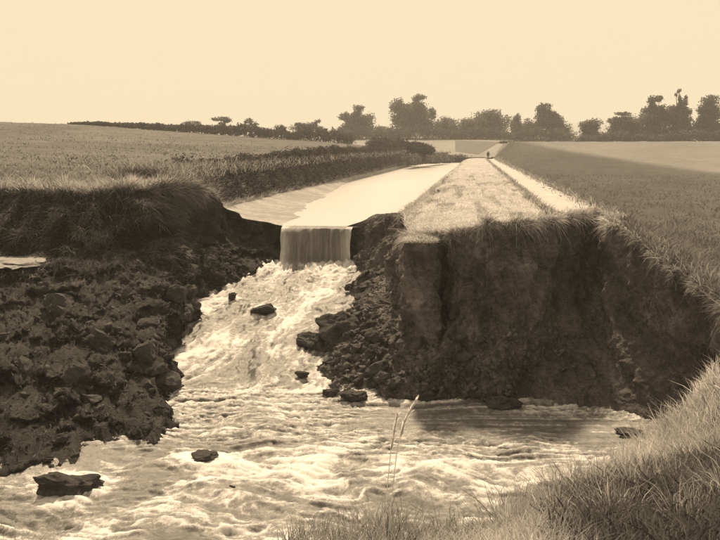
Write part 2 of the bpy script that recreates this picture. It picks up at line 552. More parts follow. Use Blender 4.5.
xs = np.concatenate([np.linspace(TXs[0] + 0.02, 4.5, 240), np.linspace(4.55, 7.2, 40)])
xs = np.concatenate([xs, np.linspace(7.6, TXs[-1], 20)])
vv = np.linspace(0, 1, 260) ** 2.3
ye = np.interp(xs, TXs, TYs)
Yg = ye[:, None] + (220 - ye[:, None]) * vv[None, :]
Xg = np.repeat(xs[:, None], len(vv), 1)
Zg = zembf(Xg, Yg)
Zg += 0.035 * fbm(np.stack([Xg * 1.5, Yg * 0.9, 0 * Xg], -1), 3) * np.clip(1.5 - np.abs(Xg - 0.2) / 2.5, 0.2, 1)
PE = np.stack([Xg, Yg, Zg], -1)
jit = sstep(0.0, 3.0, Yg - ye[:, None])
PE[..., 0] += jit * sstep(-3.6, -2.8, Xg) * sstep(7.0, 5.0, Xg) * (0.30 * fbm(np.stack([0 * Xg + 2, Yg * 0.35, Xg * 0.3], -1), 2) + 0.10 * fbm(np.stack([0 * Xg + 5, Yg * 1.4, Xg * 0.4], -1), 3))
PE[..., 2] += jit * 0.10 * fbm(np.stack([Xg * 0.5, Yg * 0.25, 0 * Xg + 8], -1), 2) * sstep(-3.2, -1.8, Xg) * sstep(2.4, 1.6, Xg)
PE[..., 2] += jit * 0.13 * fbm(np.stack([Xg * 0.9, Yg * 0.8, 0 * Xg + 8], -1), 3) * sstep(-3.9, -3.0, Xg) * sstep(-1.6, -2.4, Xg)
iv = np.searchsorted(xs, 2.30); ip = np.searchsorted(xs, 3.86)
def strip(name, a, b, mat):
    o = grid(name, PE[a:b + 1], mat, flip=False)
    o['kind'] = 'structure'
    return o
verge = strip('verge', 0, iv, M['turf'])
towpath = strip('towpath', iv, ip, M['path'])
slope = strip('bank_slope', ip, len(xs) - 1, M['field_right'])
for o in (verge, towpath, slope, cut):
    if 'kind' in o: del o['kind']
    o.parent = emb; sub(o, emb.location)

# right-hand field
X2 = np.linspace(0, 1, 120) ** 2 * 300 + 6.9
Y2 = np.linspace(0, 1, 150) ** 1.5 * 420 + 13.0
Xg, Yg = np.meshgrid(X2, Y2, indexing='ij')
yem = np.interp(Xg, TXs, TYs) ; Yg = np.maximum(Yg, yem + (Yg - 13.0) * 0.02)
PRf = np.stack([Xg, Yg, zr(Xg, Yg) + 0.004], -1)
PRf[..., 2] += 0.07 * fbm(PRf * np.array([1.0, 1.0, 1.0]), 3) * sstep(7.5, 9, Xg)
fr = grid('field_right', PRf, M['field_right'], flip=False); fr['kind'] = 'structure'

# land beyond the bend
X3 = np.linspace(-130, 45, 120); Y3 = np.linspace(196, 520, 120)
Xg, Yg = np.meshgrid(X3, Y3, indexing='ij')
ff = grid('far_field', np.stack([Xg, Yg, zf(Xg, Yg)], -1), M['far'], flip=False); ff['kind'] = 'structure'
def sheet(name, pts, mat, nx=14, ny=14, lift=0.05):
    a, b, c, d = [np.array(p, float) for p in pts]
    U, V = np.meshgrid(np.linspace(0, 1, nx), np.linspace(0, 1, ny), indexing='ij')
    XY = (a * ((1 - U) * (1 - V))[..., None] + b * (U * (1 - V))[..., None] + c * (U * V)[..., None] + d * ((1 - U) * V)[..., None])
    z = zf(XY[..., 0], XY[..., 1]) + lift
    o = grid(name, np.concatenate([XY, z[..., None]], -1), mat); o['kind'] = 'structure'
    return o
sheet('crop_field', [(-5.0, 216), (0.5, 206), (6.5, 246), (-6, 252)], M['crop'])

# ------------------------------------------------------------------ canal water, falls and torrent
ys = np.concatenate([np.linspace(31.45, 45, 60), np.linspace(45.5, 210, 120)])
xr = np.interp(ys, [31, 32.5, 36, 60, 210], [-4.35, -3.6, -2.9, -2.8, -2.8])
xl = np.interp(ys, [31, 36, 44, 66, 80, 210], [-7.0, -7.9, -8.8, -10.8, -11.7, -11.9])
U = np.linspace(0, 1, 60)
PW = np.zeros((60, len(ys), 3))
PW[..., 0] = xl[None] + (xr - xl)[None] * U[:, None]; PW[..., 1] = ys[None]; PW[..., 2] = WZ
PW[..., 2] += 0.012 * fbm(PW * np.array([1.2, 0.4, 1]), 3)
cw = grid('canal_water', PW, M['water'], flip=False); cw['kind'] = 'structure'

fn, fm = 160, 60
U = np.linspace(0, 1, fn); V = np.linspace(0, 1, fm)
xl0, xr0 = atY(284, 228, 31.5)[0] - 0.05, atY(352, 228, 31.5)[0] + 0.05
PFW = np.zeros((fn, fm, 3))
for j, w in enumerate(V):
    z = WZ + 0.008 - (WZ - (E - 4.3)) * max(0, (w - 0.05) / 0.95) ** 1.45
    y = 31.75 - 0.45 * min(w / 0.14, 1) - 0.50 * max(0, (w - 0.06)) ** 0.7
    PFW[:, j] = np.stack([xl0 + (xr0 - xl0) * (U - 0.5) * (1 - 0.06 * w) + (xr0 - xl0) * 0.5, 0 * U + y, 0 * U + z], -1)
st = fbm(np.stack([PFW[..., 0] * 5, 0 * PFW[..., 0], PFW[..., 2] * 0.5], -1), 4)
PFW[..., 1] -= 0.07 * st * sstep(0.05, 0.4, V)[None] 
PFW[..., 1] -= (0.28 * fbm(np.stack([PFW[..., 0] * 1.4, 0 * PFW[..., 0] + 3, PFW[..., 2] * 0.2], -1), 3)) * sstep(0.0, 0.3, V)[None]
PFW[..., 0] += 0.05 * fbm(np.stack([PFW[..., 0] * 2, PFW[..., 2] * 1.5, 0 * PFW[..., 0]], -1), 3) * sstep(0.1, 0.5, V)[None]
edge = np.maximum(sstep(0.16, 0.0, U), sstep(0.84, 1.0, U))[:, None]
foam = 0.55 * edge * (0.5 + 0.5 * V[None]) + 0.35 * sstep(0.82, 1.0, V)[None] + 0 * st
fa = grid('waterfall', PFW, M['falls'], attrs={'foam': foam}, flip=True); fa['kind'] = 'structure'

WATER_CLODS = [
    ('turf_block', 65, 484, 56, 24, 'dark square-cut block of turf standing in the water bottom left', 3, {'boxy': 1.0}),
    ('earth_clod', 200, 457, 30, 9, 'flat dark clod awash in the foam right of the square block', 4, {}),
    ('earth_clod', 232, 296, 10, 7, 'small dark stone in the foam below the left end of the waterfall', 5, {}),
    ('earth_clod', 262, 309, 24, 9, 'dark clod breaking the foam in mid-torrent below the waterfall', 6, {}),
]
hx = 0.042
X4 = np.arange(-17, 16, hx); Y4 = np.arange(11.0, 31.3, hx)
Xg, Yg = np.meshgrid(X4, Y4, indexing='ij')
# flow coordinates: stream runs down (-Y) bending to the right in front
warp = 0.6 * fbm(np.stack([Xg * 0.5, Yg * 0.5, 0 * Xg], -1), 3)
A = sstep(20.5, 16.5, Yg)                            # 0 in the chute, 1 where it sweeps across
along = (1 - A) * Yg + A * (-Xg); across = (1 - A) * Xg + A * Yg
c3 = np.stack([across * 1.5 + warp, along * 0.85 + warp, 0 * Xg + 2.0], -1)
w1 = ridged(c3 * np.array([0.95, 0.6, 1]), 3) - 1.15
warp2 = 0.5 * fbm(np.stack([Xg * 1.6, Yg * 1.6, 0 * Xg + 6], -1), 3)
w2 = ridged(np.stack([across * 4.2 + warp * 2 + warp2 * 1.4, along * 1.6 + warp2 * 1.4, 0 * Xg + 5], -1), 4, 0.62) - 1.25
w4 = fbm(np.stack([across * 7.5 + warp2 * 2, along * 4.0 + warp2 * 2, 0 * Xg + 2], -1), 3)
streak = fbm(np.stack([across * 5.5 + warp * 3 + warp2, along * 1.0 + warp2, 0 * Xg + 14], -1), 4, 2.0, 0.6)
w3 = fbm(np.stack([Xg * 0.55, Yg * 0.55, 0 * Xg + 9], -1), 2)
calm = sstep(0.0, 0.7, 1 - np.hypot((Xg + 0.2) / 3.6, (Yg - 18.9) / 1.15)) \
     + sstep(0, 0.6, 1 - np.hypot((Xg - 3.2) / 2.2, (Yg - 18.6) / 1.0))
calm = np.clip(calm + sstep(0, 0.6, 1 - np.hypot((Xg + 9.0) / 2.2, (Yg - 16.2) / 1.3)), 0, 1)
turb = (1 - 0.85 * calm)
near_falls = np.exp(-((Yg - 30.4) / 0.7) ** 2) * sstep(-9, -7, Xg) * sstep(-3, -4.6, Xg)
Zw = zt(Yg) + turb * (0.075 * w1 + 0.034 * w2 + 0.012 * w4 + 0.022 * streak + 0.13 * w3) + 0.12 * near_falls * (w2 + 0.6)
wake = 0 * Xg
for row in WATER_CLODS:
    cpos = onwater(row[1], row[2] + row[4] / 2); cr = row[3] * cpos[1] / FPX / 2
    dx, dy = (Xg - cpos[0]), (Yg - cpos[1] - cr * 0.4)
    fx, fy = (0.9, -0.44) if cpos[1] < 18.5 else (-0.25, -0.97)       # down-stream direction
    al = dx * fx + dy * fy; ac = -dx * fy + dy * fx
    wake = wake + 0.5 * np.exp(-((np.hypot(al, ac * 1.1) - cr * 1.15) / (0.35 * cr + 0.05)) ** 2) - 0.3 * np.exp(-((al - 2.2 * cr) / (1.3 * cr)) ** 2 - (ac / (0.6 * cr)) ** 2)
Zw = Zw + 0.10 * np.clip(wake, -0.6, 0.6)
patch = fbm(np.stack([across * 0.9 + warp, along * 0.35 + warp, 0 * Xg + 4], -1), 4)
foamv = 0.42 + turb * (0.15 * w1 + 0.24 * w2 + 0.10 * w4 + 0.34 * streak) - 0.12 * calm + 0.5 * near_falls + 0.50 * patch + wake
tor = grid('torrent', np.stack([Xg, Yg, Zw], -1), M['torrent'], attrs={'foam': foamv}, flip=False)
tor['kind'] = 'structure'
bed = [[-18, 9, -0.6], [17, 9, -0.6], [17, 32, 1.6], [-18, 32, 1.6]]
mesh_np('channel_bed', bed, [[0, 1, 2, 3]], M['bed'], smooth=False)['kind'] = 'structure'

# ------------------------------------------------------------------ near bank under the photographer's feet
NE = [np.array([-26, 9, E - 3.2]), np.array([-12, 8.6, E - 4.2]), np.array([-5, 8.0, E - 4.2])] + \
     [atY(*p) for p in ((200, 600, 8.3), (290, 578, 8.5), (400, 562, 8.8), (480, 544, 9.3), (530, 512, 10.4), (580, 482, 11.8), (632, 452, 13.4), (672, 428, 14.2), (694, 396, 14.0), (712, 368, 13.5), (735, 356, 13.2), (800, 345, 13.0))] + \
     [np.array([12, 12.6, E - 2.9]), np.array([22, 12, E - 2.8])]
NE = smooth_rows(resample(NE, 320), 6)
NB = resample(np.array([[-26, -10, E - 1.6], [-8, -10, E - 1.6], [0, -10, E - 1.6], [8, -10, E - 1.6], [22, -10, E - 1.6]]), 320)
rn = 90
V = np.linspace(0, 1, rn)
PN = np.zeros((320, rn, 3))
for j, w in enumerate(V):
    xy = NB[:, :2] * (1 - w) + NE[:, :2] * w
    s = np.clip((xy[:, 1] - 0.8) / (NE[:, 1] - 0.8), 0, 1)
    PN[:, j, :2] = xy; PN[:, j, 2] = (E - 1.62) * (1 - s) + NE[:, 2] * s
PN[..., 2] += 0.09 * fbm(PN * np.array([0.9, 0.9, 0.2]), 3) * sstep(2, 5, PN[..., 1])
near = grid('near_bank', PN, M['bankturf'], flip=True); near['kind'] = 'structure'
sk = np.zeros((320, 24, 3))
for j in range(24):
    w = j / 23
    sk[:, j] = PN[:, -1] + np.stack([0 * NE[:, 0], 0.9 * w + 0 * NE[:, 0], (np.minimum(-0.2, 0) - PN[:, -1, 2]) * w], -1)
sk[..., 1] += 0.25 * fbm(sk * 1.5, 3) * np.linspace(0, 1, 24)[None]
nf = grid('near_bank_face', sk, M['earth'], flip=True); nf['kind'] = 'structure'

# ------------------------------------------------------------------ grass
def blades(name, base, gdir, length, width, bend, tone, mat, parent=None):
    n = len(base)
    gdir = gdir / np.linalg.norm(gdir, axis=1)[:, None]
    r = rng.normal(size=(n, 3)); r[:, 2] *= 0.3
    side = np.cross(gdir, r); side /= np.linalg.norm(side, axis=1)[:, None] + 1e-9
    Lx = length[:, None]; W = width[:, None] * 0.5
    m = base + gdir * Lx * 0.55 + bend * Lx * 0.16
    tip = base + gdir * Lx * 0.9 + bend * Lx * 0.55
    V = np.stack([base - side * W, base + side * W, m - side * W * 0.8, m + side * W * 0.8, tip], 1).reshape(-1, 3)
    k = (np.arange(n) * 5)[:, None]
    F = np.concatenate([k + np.array([[0, 1, 3]]), k + np.array([[0, 3, 2]]), k + np.array([[2, 3, 4]])])
    o = mesh_np(name, V, F, mat, parent, True, {'tone': np.repeat(tone, 5)})
    return o

def pick(P, n, weight=None):
    """random points on a grid surface P (n, m, 3), area-weighted"""
    a = P[1:, :-1] - P[:-1, :-1]; b = P[:-1, 1:] - P[:-1, :-1]
    nv = np.cross(a, b); ar = np.linalg.norm(nv, axis=-1)
    w = ar if weight is None else ar * weight[:-1, :-1]
    idx = rng.choice(w.size, n, p=(w / w.sum()).ravel())
    i, j = np.unravel_index(idx, w.shape)
    u = rng.random((n, 1)); v = rng.random((n, 1))
    p = P[i, j] * (1 - u) * (1 - v) + P[i + 1, j] * u * (1 - v) + P[i + 1, j + 1] * u * v + P[i, j + 1] * (1 - u) * v
    nn = nv[i, j] / (ar[i, j][:, None] + 1e-9)
    nn *= np.sign(nn[:, 2:3] + 1e-6)
    return p, nn, i, j

def rnd_xy(n, s=1.0):
    a = rng.normal(size=(n, 3)) * s; a[:, 2] = -np.abs(a[:, 2]) * 0.5
    return a

UP = np.array([0, 0, 1.0])
def clumpy(p, sc, off=0.0):
    return np.clip(0.5 + 0.55 * fbm(np.concatenate([p[:, :2] * sc, np.full((len(p), 1), off)], 1), 3), 0, 1)

# near bank grass
wt = (PN[..., 1] > 5.0) * sstep(5, 8, PN[..., 1]) * (np.abs(PN[..., 0] - 2.5) < 7.5)
p, nn, i, j = pick(PN, 52000, wt)
darkz = sstep(11.7, 10.7, p[:, 1] + 0.8 * fbm(p * 1.1, 2)) * sstep(0.5, 1.2, p[:, 0])          # zone where the grass tone goes darker low on the slope
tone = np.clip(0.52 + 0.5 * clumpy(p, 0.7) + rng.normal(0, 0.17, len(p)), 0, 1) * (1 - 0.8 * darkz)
leng = rng.uniform(0.16, 0.42, len(p)) * (0.7 + 0.6 * clumpy(p, 0.9, 3))
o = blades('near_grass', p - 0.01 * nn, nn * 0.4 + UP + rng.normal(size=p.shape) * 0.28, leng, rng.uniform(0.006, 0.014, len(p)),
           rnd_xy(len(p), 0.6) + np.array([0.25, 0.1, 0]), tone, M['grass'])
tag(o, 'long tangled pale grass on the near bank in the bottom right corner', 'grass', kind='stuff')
tc = np.array(PN[rng.integers(150, 300, 90), rng.integers(rn - 22, rn, 90)])
k = rng.integers(0, 90, 14000)
p = tc[k] + rng.normal(size=(14000, 3)) * np.array([0.13, 0.13, 0.02])
o = blades('near_tufts', p, UP + (p - tc[k]) * 2.2 + rng.normal(size=p.shape) * 0.2, rng.uniform(0.2, 0.62, 14000) * rng.uniform(0.6, 1.2, 90)[k], rng.uniform(0.005, 0.012, 14000),
           rnd_xy(14000, 0.5), np.clip(rng.normal(0.6, 0.2, 14000), 0, 1), M['grass'])
tag(o, 'taller pale grass tufts along the brink of the near bank', 'grass', kind='stuff')
# weeds: darker broad leaves
p, nn, i, j = pick(PN, 16000, wt * (PN[..., 1] < 11.0) * (PN[..., 0] > 0.7))
o = blades('near_weeds', p, UP + rng.normal(size=p.shape) * 0.5, rng.uniform(0.12, 0.34, len(p)), rng.uniform(0.018, 0.04, len(p)),
           rnd_xy(len(p), 0.8), np.clip(rng.normal(0.3, 0.16, len(p)), 0, 1), M['grass_dark'])
tag(o, 'dark low weeds among the grass at the very bottom right', 'weeds', kind='stuff')

# verge: short bright grass, longer towards the broken edge
wt = sstep(75, 25, PE[:iv, :, 1]) + 0.02
wt = wt * (PE[:iv, :, 0] > -2.9)
p, nn, i, j = pick(PE[:iv], 46000, wt)
edge_d = p[:, 1] - np.interp(p[:, 0], TXs, TYs)
tone = np.clip(0.68 + 0.75 * clumpy(p * np.array([0.45, 1.5, 1]), 0.9) + rng.normal(0, 0.1, len(p)), 0, 1)
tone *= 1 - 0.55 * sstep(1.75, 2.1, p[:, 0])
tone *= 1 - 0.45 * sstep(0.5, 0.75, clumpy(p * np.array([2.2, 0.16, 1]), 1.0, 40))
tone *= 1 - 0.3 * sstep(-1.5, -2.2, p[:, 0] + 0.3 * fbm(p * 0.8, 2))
leng = rng.uniform(0.03, 0.10, len(p)) * (0.3 + 1.8 * clumpy(p, 1.3, 21) ** 2) * (1 + 1.0 * sstep(1.6, 2.0, p[:, 0]) + 0.8 * np.exp(-edge_d / 0.8) + 1.2 * sstep(-1.7, -2.3, p[:, 0]))
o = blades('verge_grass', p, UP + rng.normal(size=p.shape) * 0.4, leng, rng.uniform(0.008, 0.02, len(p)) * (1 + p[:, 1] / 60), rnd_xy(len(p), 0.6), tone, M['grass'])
tag(o, 'short sunlit grass on the verge between canal and towpath', 'grass', kind='stuff')

# turf lip hanging over the broken edge of the embankment
def lip(name, T, N, n, lo, hi, lmin, lmax, tlo, thi, mat, label, off=0.0, width=(0.008, 0.02), back=0.25, up=False):
    k = rng.uniform(lo, hi, n) * (len(T) - 1)
    k0 = np.floor(k).astype(int); k1 = np.minimum(k0 + 1, len(T) - 1); f = (k - k0)[:, None]
    p = T[k0] * (1 - f) + T[k1] * f
    nr = N[k0]
    bk = rng.uniform(-0.04, back, n)[:, None]
    p = p - nr * bk + np.array([0, 0, 1]) * rng.uniform(-0.12, 0.03, n)[:, None] * (bk < 0.06)
    g = nr * rng.uniform(0.0, 1.0, (n, 1)) + UP * rng.uniform(0.0, 1.0, (n, 1)) + rng.normal(size=(n, 3)) * 0.5
    bend = nr * rng.uniform(0.1, 0.8, (n, 1)) - UP * rng.uniform(0.2, 1.8, (n, 1)) + rng.normal(size=(n, 3)) * 0.35
    if up:
        g = UP + rng.normal(size=(n, 3)) * 0.25; bend = rnd_xy(n, 0.5)
    cl = clumpy(p, 2.3, 5)
    ln = rng.uniform(lmin, lmax, n) * (0.25 + 1.5 * cl ** 1.5)
    g = g + 0.5 * np.stack([fbm(p * 1.7 + 4, 2), fbm(p * 1.7 + 9, 2), 0 * cl], -1)
    tone = np.clip(rng.uniform(tlo, thi, n) + 0.25 * (clumpy(p, 1.3, 8) - 0.5), 0, 1)
    o = blades(name, p, g, ln, rng.uniform(*width, n), bend, tone, mat)
    tag(o, label, 'grass', kind='stuff')
    return o
lip('turf_lip', TR, NR, 16000, 0.34, 0.60, 0.12, 0.42, 0.30, 0.95, M['grass'], 'ragged turf edge overhanging the tall cut face below the verge')
lip('ridge_grass', TR, NR, 34000, 0.585, 0.86, 0.08, 0.28, 0.05, 0.65, M['grass'], 'shaggy grass ridge running down the right edge of the cut', back=0.7)
# coarse growth on the outer slope
wt = sstep(45, 20, PE[ip:, :, 1]) * (PE[ip:, :, 0] < 9)
p, nn, i, j = pick(PE[ip:], 24000, wt + 0.004)
o = blades('slope_grass', p, UP + nn * 0.5 + rng.normal(size=p.shape) * 0.35, rng.uniform(0.15, 0.5, len(p)), rng.uniform(0.012, 0.03, len(p)),
           rnd_xy(len(p), 0.7), np.clip(0.05 + 0.35 * clumpy(p, 0.5) + rng.normal(0, 0.08, len(p)), 0, 1), M['grass'])
tag(o, 'rough grass on the outer slope of the embankment', 'grass', kind='stuff')
# towpath fringe
yy = 24 + 150 * rng.random(9000) ** 2
xx = np.where(rng.random(9000) < 0.6, 4.0 + rng.normal(0, 0.16, 9000), 2.15 + rng.normal(0, 0.12, 9000))
p = np.stack([xx, yy, zembf(xx, yy)], -1)
o = blades('towpath_fringe', p, UP + rng.normal(size=p.shape) * 0.3, rng.uniform(0.12, 0.38, len(p)), rng.uniform(0.01, 0.025, len(p)) * (1 + yy / 70),
           rnd_xy(len(p), 0.6), np.clip(rng.normal(0.4, 0.2, len(p)), 0, 1), M['grass'])
tag(o, 'longer grass fringe along both sides of the towpath', 'grass', kind='stuff')

# left pasture: pale fringe along the edge, tufts further in
wt = sstep(70, 24, PF[..., 1]) * (PF[..., 0] > -45)
p, nn, i, j = pick(PF, 42000, wt)
o = blades('pasture_grass', p, UP + rng.normal(size=p.shape) * 0.4, rng.uniform(0.06, 0.2, len(p)), rng.uniform(0.015, 0.04, len(p)), rnd_xy(len(p), 0.6),
           np.clip(0.05 + 0.42 * clumpy(p, 0.25, 2) + rng.normal(0, 0.08, len(p)), 0, 1), M['grass'])
tag(o, 'grazed grass of the pasture on the left', 'grass', kind='stuff')
wt = sstep(150, 60, PF[..., 1]) * (PF[..., 1] > 35) * (PF[..., 0] > -90)
p, nn, i, j = pick(PF, 30000, wt)
p = p[clumpy(p, 0.16, 31) + 0.25 * rng.random(len(p)) > 0.62]
o = blades('pasture_tussocks', p, UP + rng.normal(size=p.shape) * 0.4, rng.uniform(0.1, 0.26, len(p)), rng.uniform(0.05, 0.12, len(p)), rnd_xy(len(p), 0.6),
           np.clip(rng.normal(0.22, 0.14, len(p)), 0, 1), M['grass'])
tag(o, 'scattered tussocks further up the left pasture', 'grass', kind='stuff')
iT = int(0.05 * nL), int(0.72 * nL)
lip('pasture_edge_grass', TL, NL, 30000, 0.04, 0.70, 0.25, 0.6, 0.35, 0.95, M['grass'], 'tall pale grass along the edge of the left pasture', back=1.6, up=True)
lip('hanging_grass', TL, NL, 14000, 0.04, 0.74, 0.3, 0.85, 0.05, 0.5, M['grass_dark'], 'dark grass hanging over the left cut bank', back=0.2)
lip('corner_grass', TL, NL, 15000, 0.50, 0.82, 0.2, 0.6, 0.1, 0.62, M['grass'], 'long grass spilling over the corner of the left bank beside the canal', back=0.9)
jj = int(rL * 0.42)
wt = np.zeros((nL, rL)); wt[:, 1:jj] = 1.0; wt[:, jj:jj + 12] = 0.25
wt *= (np.linspace(0, 1, nL)[:, None] < 0.70)
p, nn, i, j = pick(PL, 46000, wt)
o = blades('bank_vegetation', p, NL[i] * 1.0 + UP * 0.5 + rng.normal(size=p.shape) * 0.5, rng.uniform(0.12, 0.45, len(p)), rng.uniform(0.012, 0.035, len(p)),
           rnd_xy(len(p), 0.6) - UP * 0.9, np.clip(1.25 * clumpy(np.stack([p[:, 0], p[:, 2], p[:, 1]], -1), 1.5, 6) ** 2 + rng.normal(0, 0.12, len(p)), 0, 1), M['grass_dark'])
tag(o, 'dark matted growth covering the upper part of the left bank', 'vegetation', kind='stuff')

# weeds at the far side of the near field on the right
yy = 26 + 60 * rng.random(16000) ** 1.6; xx = 6.5 + rng.random(16000) ** 1.3 * yy * 0.32
p = np.stack([xx, yy, zr(xx, yy)], -1)
keep = clumpy(p, 0.45, 12) > 0.25 * rng.random(len(p)) + 0.2
p = p[keep]
o = blades('field_weeds', p, UP + rng.normal(size=p.shape) * 0.5, rng.uniform(0.15, 0.45, len(p)) * clumpy(p, 0.45, 12) * 1.3, rng.uniform(0.02, 0.05, len(p)),
           rnd_xy(len(p), 0.6), np.clip(0.02 + 0.28 * clumpy(p, 0.8, 13) + rng.normal(0, 0.06, len(p)), 0, 1), M['grass'])
tag(o, 'dark patchy weeds in the field below the embankment', 'weeds', kind='stuff')

# ------------------------------------------------------------------ leaf clouds: hedges, bushes, trees
def leaf_mesh(name, centres, size, tone, mat, parent=None, flat=0.6):
    n = len(centres)
    a = rng.normal(size=(n, 3)); a /= np.linalg.norm(a, axis=1)[:, None]
    r = rng.normal(size=(n, 3)); b = np.cross(a, r); b /= np.linalg.norm(b, axis=1)[:, None]
    s = size[:, None]
    V = np.stack([centres - a * s, centres + b * s * flat, centres + a * s, centres - b * s * flat], 1).reshape(-1, 3)
    F = (np.arange(n) * 4)[:, None] + np.array([[0, 1, 2, 3]])
    return mesh_np(name, V, F, mat, parent, False, {'tone': np.repeat(tone, 4)})

def tube(pts, rad, k=7):
    pts = np.asarray(pts, float); n = len(pts)
    tan = np.gradient(pts, axis=0); tan /= np.linalg.norm(tan, axis=1)[:, None]
    ref = np.array([0.3, 1, 0.1]); s = np.cross(tan, ref); s /= np.linalg.norm(s, axis=1)[:, None]; c = np.cross(tan, s)
    an = np.linspace(0, 2 * math.pi, k, endpoint=False)
    V = pts[:, None] + np.asarray(rad)[:, None, None] * (np.cos(an)[None, :, None] * s[:, None] + np.sin(an)[None, :, None] * c[:, None])
    F = [[i * k + j, i * k + (j + 1) % k, (i + 1) * k + (j + 1) % k, (i + 1) * k + j] for i in range(n - 1) for j in range(k)]
    return V.reshape(-1, 3), np.array(F)

def join_tubes(name, tubes, mat, parent):
    Vs, Fs, o = [], [], 0
    for V, F in tubes:
        Vs.append(V); Fs.append(F + o); o += len(V)
    return mesh_np(name, np.concatenate(Vs), np.concatenate(Fs), mat, parent)

def lobe_points(c, r, n):
    d = rng.normal(size=(n, 3)); d /= np.linalg.norm(d, axis=1)[:, None]
    rr = rng.random(n) ** 0.45
    wob = 1 + 0.35 * fbm(d * 1.7 + c * 0.37, 3)
    return c + d * (rr * wob)[:, None] * r

def tree(name, label, group, Y, base_px, base_py, lobes, leaf=0.32, dens=1.0, mat='leaf', tone0=0.45):
    leaf *= 0.72
    S = Y / FPX * 1.02
    b = atY(base_px, base_py, Y)
    g = float(b[2])
    root = empty(name, tuple(b))
    bb = np.array(b)
    cs, tubes, pts, tn = [], [], [], []
    for (cx, cy, rx, ry) in lobes:
        c = atY(cx, cy, Y + random.uniform(-0.5, 0.5) * rx * S)
        r = np.array([rx * S, (0.5 * rx + 0.5 * ry) * S, ry * S]) * 1.28
        cs.append((c, r))
    cen = np.mean([c for c, r in cs], 0)
    if len(cs) > 2: cs = cs + [(c * 0.55 + cen * 0.45, r * 0.8) for c, r in cs if r[0] > 1.2]
    lo = min(c[2] for c, r in cs)
    fork = bb + np.array([0, 0, max(0.6, (lo - g) * 0.6)])
    tr = max(0.14, 0.03 * (max(c[2] for c, r in cs) - g))
    trunk = [tube([bb - [0, 0, 0.4], bb + (fork - bb) * 0.5 + np.array([0.08, 0, 0]), fork], [tr * 1.3, tr, tr * 0.85])]
    for c, r in cs:
        mid = fork * 0.5 + c * 0.5 + np.array([0, 0, 0.12 * np.linalg.norm(c - fork)])
        trunk.append(tube([fork, mid, c + [0, 0, r[2] * 0.5]], [tr * 0.65, tr * 0.42, tr * 0.14], 5))
    o = join_tubes('trunk', [(V - bb, F) for V, F in trunk], M['bark'], root)
    for c, r in cs:
        n = int(dens * 9.0 * (r[0] * r[2] * 3.1) / leaf ** 2 * 0.30)
        n = max(60, n)
        # sub-lobes give an uneven outline
        k = 7
        for s in range(k):
            d = rng.normal(size=3); d /= np.linalg.norm(d)
            cc = c + d * r * 0.62 * (s > 0)
            q = lobe_points(cc, r * (0.8 if s == 0 else rng.uniform(0.35, 0.6)), n // (2 if s == 0 else 6))
            pts.append(q); tn.append(np.clip(rng.normal(tone0 + rng.uniform(-0.28, 0.3), 0.12, len(q)), 0, 1))
    q = np.concatenate(pts); tn = np.concatenate(tn)
    o = leaf_mesh('crown', q - bb, rng.uniform(0.6, 1.2, len(q)) * leaf, tn, M[mat], root)
    tag(root, label, 'tree', group)
    return root

G1 = 'trees along the far skyline'
tree('broad_tree', 'loose leafy tree with open branches left of the tallest tree clump', G1, 262, 358, 140,
     [(344, 117, 6, 4), (358, 109, 6, 3.5), (356, 115, 4.5, 4.5), (351, 122, 6, 6), (367, 121, 8, 7), (360, 131, 17, 5), (344, 130, 5, 6)], 0.36)
tree('broad_tree', 'tall pale twin-topped tree, the highest on the skyline left of the towpath', G1, 265, 408, 139,
     [(397, 105, 7, 6), (418, 98, 7, 3.5), (402, 113, 11, 8), (417, 112, 12, 9), (402, 126, 12, 9), (431, 114, 5, 6), (424, 126, 10, 9)], 0.38, 1.0, 'leaf', 0.6)
tree('low_tree', 'low dark bushy tree between the loose tree and the tallest one', G1, 258, 386, 139, [(382, 131, 10, 5), (393, 132, 9, 5)], 0.34, 1.0, 'leaf', 0.35)
tree('round_tree', 'small rounded tree just right of the tallest tree', G1, 264, 442, 139, [(442, 126, 9, 8), (449, 129, 8, 8)], 0.36)
tree('round_tree', 'small pale rounded tree left of the big dark dome', G1, 261, 460, 139, [(459, 128, 9, 9), (466, 124, 5, 6)], 0.36, 1.0, 'leaf', 0.58)
tree('domed_tree', 'wide dark dome-shaped tree above the end of the towpath', G1, 266, 488, 139,
     [(487, 119, 14, 8), (477, 127, 11, 9), (499, 126, 11, 10), (488, 130, 14, 7)], 0.38, 1.1, 'leaf', 0.38)
tree('round_tree', 'narrow tree between the dark dome and the pointed tree', G1, 262, 517, 140, [(516, 124, 6, 8), (520, 131, 8, 6)], 0.36, 1.0, 'leaf', 0.52)
tree('round_tree', 'low tree tucked against the left side of the pointed tree', G1, 259, 528, 140, [(528, 128, 7, 7), (533, 132, 6, 5)], 0.36)
tree('pointed_tree', 'dark pointed tree standing up right of the domed tree', G1, 260, 550, 139,
     [(545, 108, 6, 4), (541, 114, 6, 6), (552, 115, 7, 4), (547, 124, 11, 9), (560, 129, 9, 8)], 0.36, 1.1, 'leaf', 0.36)
G2 = 'trees behind the right-hand field'
tree('round_tree', 'compact rounded tree standing alone right of the sky gap', G2, 235, 592, 142,
     [(591, 124, 10, 5), (584, 131, 5, 7), (593, 133, 9, 6)], 0.33, 1.0, 'leaf', 0.4)
tree('spreading_tree', 'spreading tree with thin flat top spray right of the compact rounded tree', G2, 233, 622, 142,
     [(624, 114, 8, 2), (614, 121, 6, 4), (629, 124, 11, 7), (619, 132, 13, 8), (634, 132, 7, 7)], 0.33, 1.0, 'leaf', 0.4)
